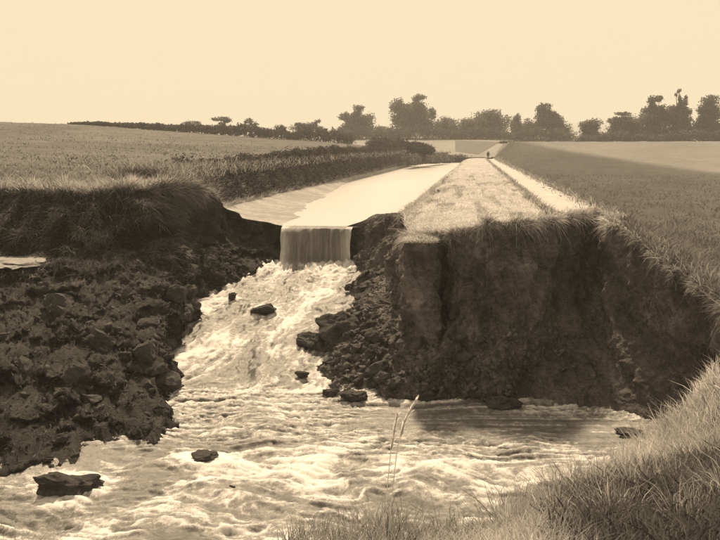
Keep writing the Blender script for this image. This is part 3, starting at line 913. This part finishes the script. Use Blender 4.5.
tree('spreading_tree', 'large tree with two thin topmost sprays, middle of the right-hand clump', G2, 231, 654, 142,
     [(652, 101, 5, 4), (660, 99, 3, 3), (653, 114, 11, 8), (646, 124, 11, 9), (663, 116, 6, 8), (655, 132, 12, 7)], 0.33, 1.0, 'leaf', 0.42)
tree('bare_topped_tree', 'tree whose bare crooked top rises highest on the right', G2, 229, 678, 142,
     [(679, 91, 1.8, 2), (676, 95, 1.4, 1.4), (680, 98, 1.6, 3.5), (686, 100, 2, 3.5), (683, 105, 4.5, 4), (672, 110, 5, 4), (676, 123, 11, 10), (689, 112, 3.5, 4), (680, 132, 12, 7)], 0.30, 1.0, 'leaf', 0.36)
tree('tall_tree', 'tall airy tree at the right edge of the picture', G2, 230, 708, 142,
     [(709, 101, 9, 4.5), (702, 109, 6, 4.5), (714, 111, 8, 8), (707, 121, 9, 7), (700, 132, 9, 6), (714, 132, 9, 7)], 0.33, 1.0, 'leaf', 0.46)
tree('tall_tree', 'tree just beyond the right edge of the picture', G2, 232, 738, 142,
     [(736, 112, 10, 9), (744, 124, 12, 10), (732, 128, 9, 9)], 0.33, 1.0, 'leaf', 0.46)
G3 = 'small trees behind the left hill hedge'
tree('small_tree', 'low rounded treetop, leftmost above the hill hedge', G3, 190, 193, 133, [(193, 124, 9, 2.6)], 0.26, 0.8, 'leaf', 0.55)
tree('flat_topped_tree', 'flat-topped tree on a slim trunk above the hill hedge', G3, 190, 223, 133, [(219, 118.5, 8, 2), (228, 120, 5, 2.6), (222, 124, 4, 2)], 0.26, 0.8, 'leaf', 0.5)
tree('small_tree', 'small leaning treetop right of the flat-topped tree', G3, 190, 252, 135, [(249, 121, 4.5, 2.6), (253, 126, 5, 3.5)], 0.26, 0.8, 'leaf', 0.55)
tree('small_tree', 'tiny treetop just left of the long low treetops', G3, 195, 281, 136, [(281, 127, 6, 2.4)], 0.26, 0.8, 'leaf', 0.58)
tree('small_tree', 'long low pale treetops with one tuft, rightmost above the hill hedge', G3, 195, 306, 137,
     [(300, 127, 10, 3.6), (312, 126, 6, 3.4), (318, 121.5, 3, 2), (321, 130, 6, 3)], 0.26, 0.8, 'leaf', 0.6)

def hedge(name, label, pts, height, width, n, leaf, zfun, mat='leaf_dark', tone0=0.4, cat='hedge', step=0.0):
    pts = np.asarray(pts, float)
    A = resample(pts, 400)
    hh = np.interp(np.linspace(0, 1, 400), np.linspace(0, 1, len(height)), height)
    k = rng.integers(0, 400, n)
    wob = 1 + 0.45 * fbm(np.stack([A[:, 0] * 0.5, A[:, 1] * 0.3, 0 * A[:, 0]], -1), 4)
    x = A[k, 0] + np.clip(rng.normal(0, 1, n), -1.7, 1.7) * width * 0.42
    y = A[k, 1] + rng.normal(0, 1, n) * width * 0.42 + rng.uniform(-0.3, 0.3, n)
    h = hh[k] * wob[k] * (rng.random(n) ** 0.7) * (0.75 + 0.5 * clumpy(np.stack([x, y, x], -1), 0.9, 3))
    c = np.stack([x, y, zfun(x, y) + h], -1)
    b = np.array([A[200, 0], A[200, 1], float(zfun(A[200, 0], A[200, 1]))])
    root = empty(name, tuple(b))
    tn = np.clip(rng.normal(tone0, 0.13, n) + 0.3 * (clumpy(c, 0.6, 4) - 0.5), 0, 1)
    leaf_mesh('foliage', c - b, rng.uniform(0.6, 1.3, n) * leaf, tn, M[mat], root)
    tag(root, label, cat)
    return root

def hp(px, Y):
    p = atY(px, HY, Y); return (p[0], p[1])
hedge('hedge', 'long dark hedge along the crest of the left hill', [hp(75, 130), hp(150, 138), hp(250, 152), hp(352, 169)], [0.3, 0.9, 1.5, 1.9, 2.0], 1.2, 16000, 0.2, zl, 'leaf_dark', 0.35)
hedge('hedge', 'dark hedge beyond the pasture, sloping down towards the canal bend', [hp(372, 168), hp(392, 160), hp(428, 142)], [0.9, 2.1, 1.5, 2.2, 1.4, 1.9, 1.0], 1.6, 12000, 0.2, zl, 'leaf_dark', 0.25)
cz = lambda x, y: np.maximum(zl(x, y), WZ + 0.2)
hedge('hedge', 'low bushy hedge on the left bank where the canal narrows from view', [hp(408, 130), hp(424, 150), hp(446, 178)], [1.3, 1.6, 1.7], 1.2, 5000, 0.2, lambda x, y: zl(x, y) * 0 + WZ + 0.5, 'leaf', 0.5)
for (px, Y, h, lab, tn) in ((428, 182, 1.7, 'pale rounded bush where the canal bends, left of its neighbours', 0.7),
                            (440, 190, 1.5, 'dark bush at the canal bend between two others', 0.3),
                            (455, 197, 1.7, 'dark bush closing the end of the canal beside the towpath', 0.3),
                            (466, 200, 1.2, 'small pale bush at the end of the canal', 0.55)):
    c = hp(px, Y)
    b = np.array([c[0], c[1], WZ - 0.1])
    root = empty('bush', tuple(b))
    q = np.concatenate([lobe_points(np.array([dx, 0, h * 0.55]), np.array([1.7, 1.4, h * 0.6]), 500) for dx in (-1.3, 0, 1.4)])
    q = q[q[:, 2] > 0]
    leaf_mesh('foliage', q, rng.uniform(0.12, 0.26, len(q)), np.clip(rng.normal(tn, 0.12, len(q)), 0, 1), M['leaf'], root)
    for dx in (-0.8, 0, 0.9):
        join_tubes('stem', [tube([[dx, 0, -0.3], [dx * 1.1, 0.05, h * 0.4], [dx * 1.3, 0, h * 0.8]], [0.08, 0.05, 0.02], 5)], M['bark'], root)
    tag(root, lab, 'bush')
hedge('hedge', 'low dark hedge at the foot of the right-hand trees', [hp(578, 222), hp(650, 220), hp(760, 222)], [1.6, 2.6, 1.8, 2.8, 2.2, 3.0], 1.8, 20000, 0.19, lambda x, y: zr(x, y), 'leaf', 0.3)
hedge('hedge', 'thin dark hedge line between right-hand field and the domed tree', [hp(500, 200), hp(540, 215), hp(584, 225)], [0.5, 0.9, 0.8], 0.7, 4000, 0.18, lambda x, y: np.maximum(zr(x, y), zf(x, y)), 'leaf', 0.3)

hedge('hedge', 'low scrub filling the foot of the skyline trees above the far field', [hp(336, 258), hp(400, 256), hp(480, 257), hp(572, 252)], [2.0, 2.6, 1.8, 3.4, 2.4, 3.2, 2.0, 3.0, 2.2], 1.8, 26000, 0.22, zf, 'leaf', 0.35)
# reedy hedge along the left bank of the canal
yy = np.concatenate([np.linspace(30.5, 60, 30), np.linspace(62, 150, 30)])
hl = np.stack([np.interp(yy, [30, 34, 40, 150], [-10.9, -11.6, -11.9, -12.1]), yy], -1)
hedge('hedge', 'long dark hedge lining the left bank of the canal', hl, [0.55, 0.9, 1.15, 1.1, 0.9, 0.85], 1.1, 120000, 0.065, lambda x, y: np.where(x > -12.0, np.maximum(WZ + 0.30, zl(x, y) - 1.7 * (x + 12.0)), zl(x, y)), 'leaf_dark', 0.38)
n = 34000
yy = 29 + 120 * rng.random(n) ** 2.0
xx = np.interp(yy, [28, 34, 40, 150], [-11.4, -12.2, -12.5, -12.8]) + rng.normal(0, 0.6, n)
p = np.stack([xx, yy, zl(xx, yy) + rng.uniform(0, 0.5, n)], -1)
o = blades('hedge_grass', p, UP + rng.normal(size=p.shape) * 0.35, rng.uniform(0.2, 0.5, n), rng.uniform(0.008, 0.02, n) * (1 + yy / 120), rnd_xy(n, 0.7),
           np.clip(rng.normal(0.34, 0.2, n), 0, 1), M['grass'])
tag(o, 'pale tall grass growing through the hedge on the left canal bank', 'grass', kind='stuff')

p, nn, i, j = pick(PM[:, :13], 26000, sstep(150, 30, PM[:, :13, 1]) + 0.05)
o = blades('bank_grass', p, UP * 0.8 + np.array([0.5, 0, 0]) + rng.normal(size=p.shape) * 0.4, rng.uniform(0.12, 0.42, len(p)), rng.uniform(0.01, 0.025, len(p)) * (1 + p[:, 1] / 120),
           rnd_xy(len(p), 0.6), np.clip(0.75 * clumpy(p, 0.8, 44) - 0.08 + rng.normal(0, 0.12, len(p)), 0, 1), M['grass'])
tag(o, 'mixed rough grass growing down the left canal bank to the mud', 'grass', kind='stuff')

# ------------------------------------------------------------------ clods, boulders, rubble
import bmesh
def clod_mesh(name, seed, sub_=3, boxy=0.5, mat='clod', amp=0.35):
    bm = bmesh.new(); bmesh.ops.create_icosphere(bm, subdivisions=sub_, radius=1.0)
    co = np.array([v.co[:] for v in bm.verts])
    mx = np.max(np.abs(co), axis=1)[:, None]
    co = co * (1 - boxy) + co / mx * boxy * 0.85
    r2 = np.random.default_rng(seed)
    for _ in range(7):                                   # broken facets
        d = r2.normal(size=3); d /= np.linalg.norm(d); h = r2.uniform(0.45, 0.8)
        k = co @ d; co = co - np.clip(k - h, 0, None)[:, None] * d * 0.85
    co = co * (1 + amp * fbm(co * 1.3 + seed, 3) + 0.10 * fbm(co * 4 + seed, 2))[:, None]
    for v, c in zip(bm.verts, co): v.co = c
    me = bpy.data.meshes.new(name); bm.to_mesh(me); bm.free()
    me.materials.append(M[mat])
    return me

def clod(name, px, py, wpx, hpx, label, seed, boxy=0.4, Y=None, mat='clod', cat='clod', dpth=0.8, sink=0.3):
    p = onwater(px, py + hpx / 2) if Y is None else atY(px, py + hpx / 2, Y)
    s = p[1] / FPX * 1.03
    o = bpy.data.objects.new(name, clod_mesh(name, seed, 4, boxy, mat))
    col.objects.link(o)
    w, h = wpx * s / 2, hpx * s / 2
    o.scale = (w * 1.12, w * dpth, h * 1.25)
    o.location = (p[0], p[1] + w * dpth * 0.5, p[2] + h * (1 - sink))
    o.rotation_euler = (0, 0, random.uniform(-0.3, 0.3))
    tag(o, label, cat)
    return o
for row in WATER_CLODS: clod(*row[:7], **row[7])
clod('boulder', 336, 328, 46, 32, 'large dark boulder of earth at the foot of the promontory beside the torrent', 7, 0.2, Y=22.6, cat='boulder')
clod('earth_clod', 310, 341, 26, 18, 'dark clod at the water edge left of the large boulder', 9, 0.2)
clod('earth_clod', 351, 397, 26, 12, 'dark clod at the tip of the debris fan', 10)
clod('earth_clod', 331, 392, 17, 8, 'smaller clod left of the one at the tip of the debris fan', 11)
clod('earth_clod', 302, 374, 15, 6, 'small dark clod in the foam above the debris tip', 12)
clod('earth_clod', 506, 402, 34, 14, 'dark lump at the water edge below the middle of the tall cut face', 13)
clod('earth_clod', 632, 433, 26, 5, 'thin dark sliver of earth awash near the grass on the right', 14)
clod('earth_clod', 232, 488, 8, 6, 'small dark speck of earth in the foreground foam', 15)
clod('earth_clod', 378, 325, 34, 14, 'pale-topped slab of earth lying on debris right of the large boulder', 17, 0.5, Y=23.0, mat='debris')
clod('mud_ledge', 8, 263, 74, 9, 'pale flat ledge of mud at the left edge of the picture', 18, 0.8, Y=23.0, mat='mud', cat='ledge', dpth=1.2)

protos = [clod_mesh('earth_clod', 40 + k, 3, random.uniform(0.2, 0.8), 'clod', 0.28) for k in range(8)]
def scatter(P, N, n, weight, smin, smax, name, label, group):
    p, nn, i, j = pick(P, n, weight)
    sz = smin + (smax - smin) * rng.random(n) ** 2.2
    for k in range(n):
        o = bpy.data.objects.new(name, protos[int(rng.integers(len(protos)))]); col.objects.link(o)
        s = sz[k]
        o.scale = (s * rng.uniform(0.8, 1.4), s * rng.uniform(0.8, 1.3), s * rng.uniform(0.55, 0.95))
        o.rotation_euler = (rng.uniform(-0.6, 0.6), rng.uniform(-0.6, 0.6), rng.uniform(0, 6.3))
        o.location = p[k] - nn[k] * s * 0.1
        tag(o, label, 'clod', group)
def rubble(P, n, weight, smin, smax, name, mat, label, seed):
    p, nn, i, j = pick(P, n, weight)
    base = np.array([[x, y, z] for x in (-1, 1) for y in (-1, 1) for z in (-1, 1)], float) * 0.75
    fc = np.array([[0, 1, 3], [0, 3, 2], [4, 6, 7], [4, 7, 5], [0, 4, 5], [0, 5, 1], [2, 3, 7], [2, 7, 6], [0, 2, 6], [0, 6, 4], [1, 5, 7], [1, 7, 3]])
    nv = len(base)
    s = smin + (smax - smin) * rng.random(n) ** 4
    shp = base[None] + 0.38 * rng.normal(size=(n, nv, 3))
    shp *= (s[:, None] * rng.uniform(0.5, 1.5, (n, 3)))[:, None, :]
    a = rng.uniform(0, 6.3, n); ca, sa = np.cos(a), np.sin(a)
    x = shp[..., 0] * ca[:, None] - shp[..., 1] * sa[:, None]; y = shp[..., 0] * sa[:, None] + shp[..., 1] * ca[:, None]
    tl = rng.uniform(-0.9, 0.9, n)[:, None]; zz = shp[..., 2] * np.cos(tl) + x * np.sin(tl); x = x * np.cos(tl) - shp[..., 2] * np.sin(tl)
    V = np.stack([x, y, zz], -1) + (p - nn * s[:, None] * 0.15)[:, None, :]
    F = (np.arange(n) * nv)[:, None, None] + fc[None]
    o = mesh_np(name, V.reshape(-1, 3), F.reshape(-1, 3), mat, None, False)
    tag(o, label, 'rubble', kind='stuff')

cL = np.linspace(0, 1, nL)[:, None] * np.ones((1, rL)); uL = np.ones((nL, 1)) * np.linspace(0, 1, rL)[None]
wL = sstep(0.40, 0.55, uL) * (uL < 0.92) * (cL > 0.16) * (cL < 0.9)
scatter(PL, NL, 90, wL, 0.08, 0.42, 'earth_clod', 'dark broken clod lying on the left rubble slope', 'clods on the left rubble slope')
rubble(PL, 2600, wL, 0.015, 0.10, 'left_rubble', M['clod'], 'small broken earth and stones covering the left slope', 1)
uR = np.ones((nR, 1)) * np.linspace(0, 1, rR)[None]
xR = PR[..., 0]
wR = sstep(0.42, 0.6, uR) * (uR < 0.92) * (xR < 3.2) * sstep(3.4, 0.6, xR) * (PR[..., 1] < 29)
scatter(PR, NR, 90, wR, 0.07, 0.30, 'earth_clod', 'dark broken clod lying on the debris fan below the cut face', 'clods on the debris fan')
rubble(PR, 4200, wR, 0.012, 0.075, 'debris_rubble', M['debris'], 'loose earth and gravel on the debris fan below the cut face', 2)
rubble(PR, 300, wR, 0.015, 0.05, 'pale_stones', M['pebble'], 'pale pebbles scattered through the debris fan', 3)

# dead grass, roots and torn turf lying on the broken slopes
p, nn, i, j = pick(PL, 9000, wL + 0.15 * (cL > 0.14) * (cL < 0.95) * (uL > 0.3))
o = blades('torn_turf', p + nn * 0.02, rng.normal(size=p.shape) + nn * 0.5, rng.uniform(0.05, 0.22, len(p)), rng.uniform(0.012, 0.035, len(p)), rng.normal(size=p.shape) * 0.4 - UP * 0.3,
           np.clip(clumpy(np.stack([p[:, 0], p[:, 2] * 1.3, p[:, 1]], -1), 1.8, 3) ** 1.5 + rng.normal(0, 0.15, len(p)), 0, 1), M['grass_dark'])
tag(o, 'torn turf and roots strewn over the left rubble slope', 'turf', kind='stuff')
p, nn, i, j = pick(PR, 15000, (uR > 0.03) * (1.25 - uR) * (PR[..., 0] > -4) * (PR[..., 0] < 6))
o = blades('torn_roots', p + nn * 0.01, rng.normal(size=p.shape) * 0.6 - UP * 0.6, rng.uniform(0.04, 0.2, len(p)), rng.uniform(0.006, 0.02, len(p)), rng.normal(size=p.shape) * 0.4 - UP * 0.5,
           np.clip(clumpy(np.stack([p[:, 0], p[:, 2] * 0.6, p[:, 1]], -1), 1.6, 9) ** 1.5 + rng.normal(0, 0.15, len(p)), 0, 1), M['grass_dark'])
tag(o, 'roots and torn turf clinging to the tall cut face', 'turf', kind='stuff')

# slumped column of earth with its turf cap
a0 = atY(404, 244, 21.0); a1 = atY(439, 241, 20.9)
hgt = 2.75
nbx, nbz = 26, 150
root = empty('slumped_earth_column', (float((a0[0] + a1[0]) / 2), 21.4, float(a0[2] - hgt)))
cx, cy = (a0[0] + a1[0]) / 2, 21.6
hw = (a1[0] - a0[0]) / 2
NA = 180
ang = np.linspace(0, 2 * math.pi, NA, endpoint=False)
sq = np.stack([np.sign(np.cos(ang)) * np.abs(np.cos(ang)) ** 0.35 * hw, np.sign(np.sin(ang)) * np.abs(np.sin(ang)) ** 0.35 * 0.55], -1)
C = np.zeros((NA + 1, nbz, 3))
for k in range(nbz):
    w = k / (nbz - 1)
    C[:NA, k, 0] = cx - 0.10 * w + sq[:, 0] * (0.95 + 0.45 * w ** 1.5) ; C[:NA, k, 1] = cy + sq[:, 1] * (1 + 0.25 * w) - 0.12 * w
    C[:NA, k, 2] = a0[2] + 0.02 - hgt * 1.12 * w
C[NA] = C[0]
disp = (0.42 * fbm(C * np.array([1.3, 1.3, 0.9]) + 6, 4) + 0.22 * (ridged(C * 2.2, 4) - 1.2) + 0.07 * fbm(C * 7, 3)) * np.linspace(0.35, 1, nbz)[None]
rad = C - np.array([cx, cy, 0]); rad[..., 2] = 0; rad /= np.linalg.norm(rad, axis=-1)[..., None] + 1e-6
C = C + rad * disp[..., None]; C[NA] = C[0]
o = grid('earth', C, M['clay'], root, flip=True); sub(o, root.location)
capn = 12
cap = np.zeros((NA + 1, capn, 3))
for k in range(capn):
    w = k / (capn - 1)
    cap[:, k] = C[:, 0] * w + np.array([cx, cy, a0[2] + 0.10]) * (1 - w)
    cap[:, k, 2] += 0.04 * (1 - w)
o = grid('turf_cap', cap, M['turf'], root, flip=True); sub(o, root.location)
p, nn, i, j = pick(cap, 2600)
tk = rng.random(len(p))
out_ = p - np.array([cx, cy, 0]); out_[:, 2] = 0
o = blades('grass', p - np.array(root.location)[None], UP + out_ * 0.8 + rng.normal(size=p.shape) * 0.35, rng.uniform(0.07, 0.2, len(p)), rng.uniform(0.008, 0.018, len(p)),
           rnd_xy(len(p), 0.5) + out_ * 1.2 - UP * 0.4, np.clip(rng.normal(0.72, 0.15, len(p)), 0, 1), M['grass'], root)
o['kind'] = 'stuff'
tag(root, 'upright slumped column of earth with a bright turf cap, left corner of the cut', 'earth column')

# ------------------------------------------------------------------ tall straw stalks in front
def stalk(pts, label):
    W = np.array([atY(*q) for q in pts])
    root = empty('grass_stalk', tuple(W[0]))
    A = resample(W, 24)
    V, F = tube(A - W[0], np.linspace(0.007, 0.004, 24), 6)
    mesh_np('stem', V, F, M['straw'], root, True, {'tone': np.full(len(V), 0.7)})
    h = A[-7:] - W[0]
    n = 120
    k = rng.random(n) * 6; k0 = np.floor(k).astype(int).clip(0, 5); f = (k - k0)[:, None]
    c = h[k0] * (1 - f) + h[k0 + 1] * f
    ax = h[-1] - h[0]; ax = ax / np.linalg.norm(ax)
    blades('seed_head', c, np.tile(ax, (n, 1)) + rng.normal(size=(n, 3)) * 0.22, rng.uniform(0.05, 0.09, n), np.full(n, 0.016), rng.normal(size=(n, 3)) * 0.2,
           rng.uniform(0.5, 1, n), M['straw'], root)
    tag(root, label, 'grass stalk')
stalk([(386, 548, 8.8), (391, 505, 8.9), (397, 450, 9.0), (404, 422, 9.0), (416, 400, 9.05)], 'tallest pale straw stalk leaning right in front of the water')
stalk([(384, 549, 8.8), (386, 500, 8.9), (391, 450, 8.95), (397, 416, 9.0)], 'shorter straw stalk just left of the tallest one')
# tuft round the stalks
n = 2600
k = rng.random(n)
px = 285 + 215 * k
P0 = np.array([atY(a, 552, 8.75) for a in px]) + rng.normal(size=(n, 3)) * np.array([0.05, 0.25, 0.02])
P0[:, 2] = np.minimum(P0[:, 2], E - 4.05)
hgt_ = 0.30 + 0.25 * np.exp(-((px - 385) / 25) ** 2) + 0.12 * rng.random(n)
o = blades('edge_tuft', P0, np.tile(UP, (n, 1)) + rng.normal(size=(n, 3)) * 0.25, hgt_ * rng.uniform(0.5, 1.25, n), rng.uniform(0.005, 0.011, n), rnd_xy(n, 0.5),
           np.clip(rng.normal(0.42, 0.2, n), 0, 1), M['grass'])
tag(o, 'grass tuft at the bottom edge round the straw stalks', 'grass', kind='stuff')

# ------------------------------------------------------------------ the far figure on the towpath
Yp = 176.0
bx = float(atY(488, 160, Yp)[0]); bz = float(zembf(np.array(bx), np.array(Yp)))
person = empty('person', (bx, Yp, bz))
def skin_body(name, verts, edges, rad, mat, root_i=0):
    me = bpy.data.meshes.new(name); me.from_pydata(verts, edges, [])
    o = bpy.data.objects.new(name, me); col.objects.link(o); o.parent = person
    sk = o.modifiers.new('skin', 'SKIN'); sk.use_smooth_shade = True
    for k, r in enumerate(rad): me.skin_vertices[0].data[k].radius = (r, r)
    me.skin_vertices[0].data[root_i].use_root = True
    ss = o.modifiers.new('sub', 'SUBSURF'); ss.levels = 1; ss.render_levels = 1
    me.materials.append(mat)
    return o
bv = [(0, 0, 0.92), (0, 0, 1.15), (0, 0, 1.38), (0, -0.01, 1.50), (0, -0.02, 1.62), (0, -0.01, 1.72),
      (-0.20, 0, 1.40), (-0.26, 0.02, 1.12), (-0.24, -0.06, 0.86), (0.20, 0, 1.40), (0.26, 0.02, 1.12), (0.24, -0.06, 0.86),
      (-0.10, 0, 0.86), (-0.11, -0.02, 0.48), (-0.12, 0.02, 0.08), (-0.12, -0.12, 0.03), (0.10, 0, 0.86), (0.11, -0.02, 0.48), (0.12, 0.02, 0.08), (0.12, -0.12, 0.03)]
be = [(0, 1), (1, 2), (2, 3), (3, 4), (4, 5), (2, 6), (6, 7), (7, 8), (2, 9), (9, 10), (10, 11), (0, 12), (12, 13), (13, 14), (14, 15), (0, 16), (16, 17), (17, 18), (18, 19)]
br = [0.15, 0.145, 0.16, 0.065, 0.10, 0.085, 0.075, 0.055, 0.04, 0.075, 0.055, 0.04, 0.10, 0.07, 0.05, 0.04, 0.10, 0.07, 0.05, 0.04]
skin_body('body', bv, be, br, M['cloth'])
tag(person, 'tiny dark figure standing far off on the towpath', 'person')

# ------------------------------------------------------------------ summer haze
hv = np.array([[x, y, z] for z in (-5.0, 27.0) for y in (-420, 2520) for x in (-1520, 1520)], float)
m, t, out = new_mat('haze_air')
pv = t.nodes.new('ShaderNodeVolumePrincipled')
pv.inputs['Color'].default_value = (0.95, 0.95, 0.95, 1); pv.inputs['Density'].default_value = 0.0008
pv.inputs['Anisotropy'].default_value = 0.2
t.links.new(pv.outputs[0], out.inputs['Volume'])
hz = mesh_np('haze', hv, [[0, 2, 3, 1], [4, 5, 7, 6], [0, 1, 5, 4], [2, 6, 7, 3], [0, 4, 6, 2], [1, 3, 7, 5]], m, smooth=False)
tag(hz, 'thin pale summer haze softening the far trees', 'haze', kind='stuff')

print('tris', sum(len(o.data.loop_triangles) if o.type == 'MESH' and not o.data.calc_loop_triangles() else 0 for o in bpy.data.objects))
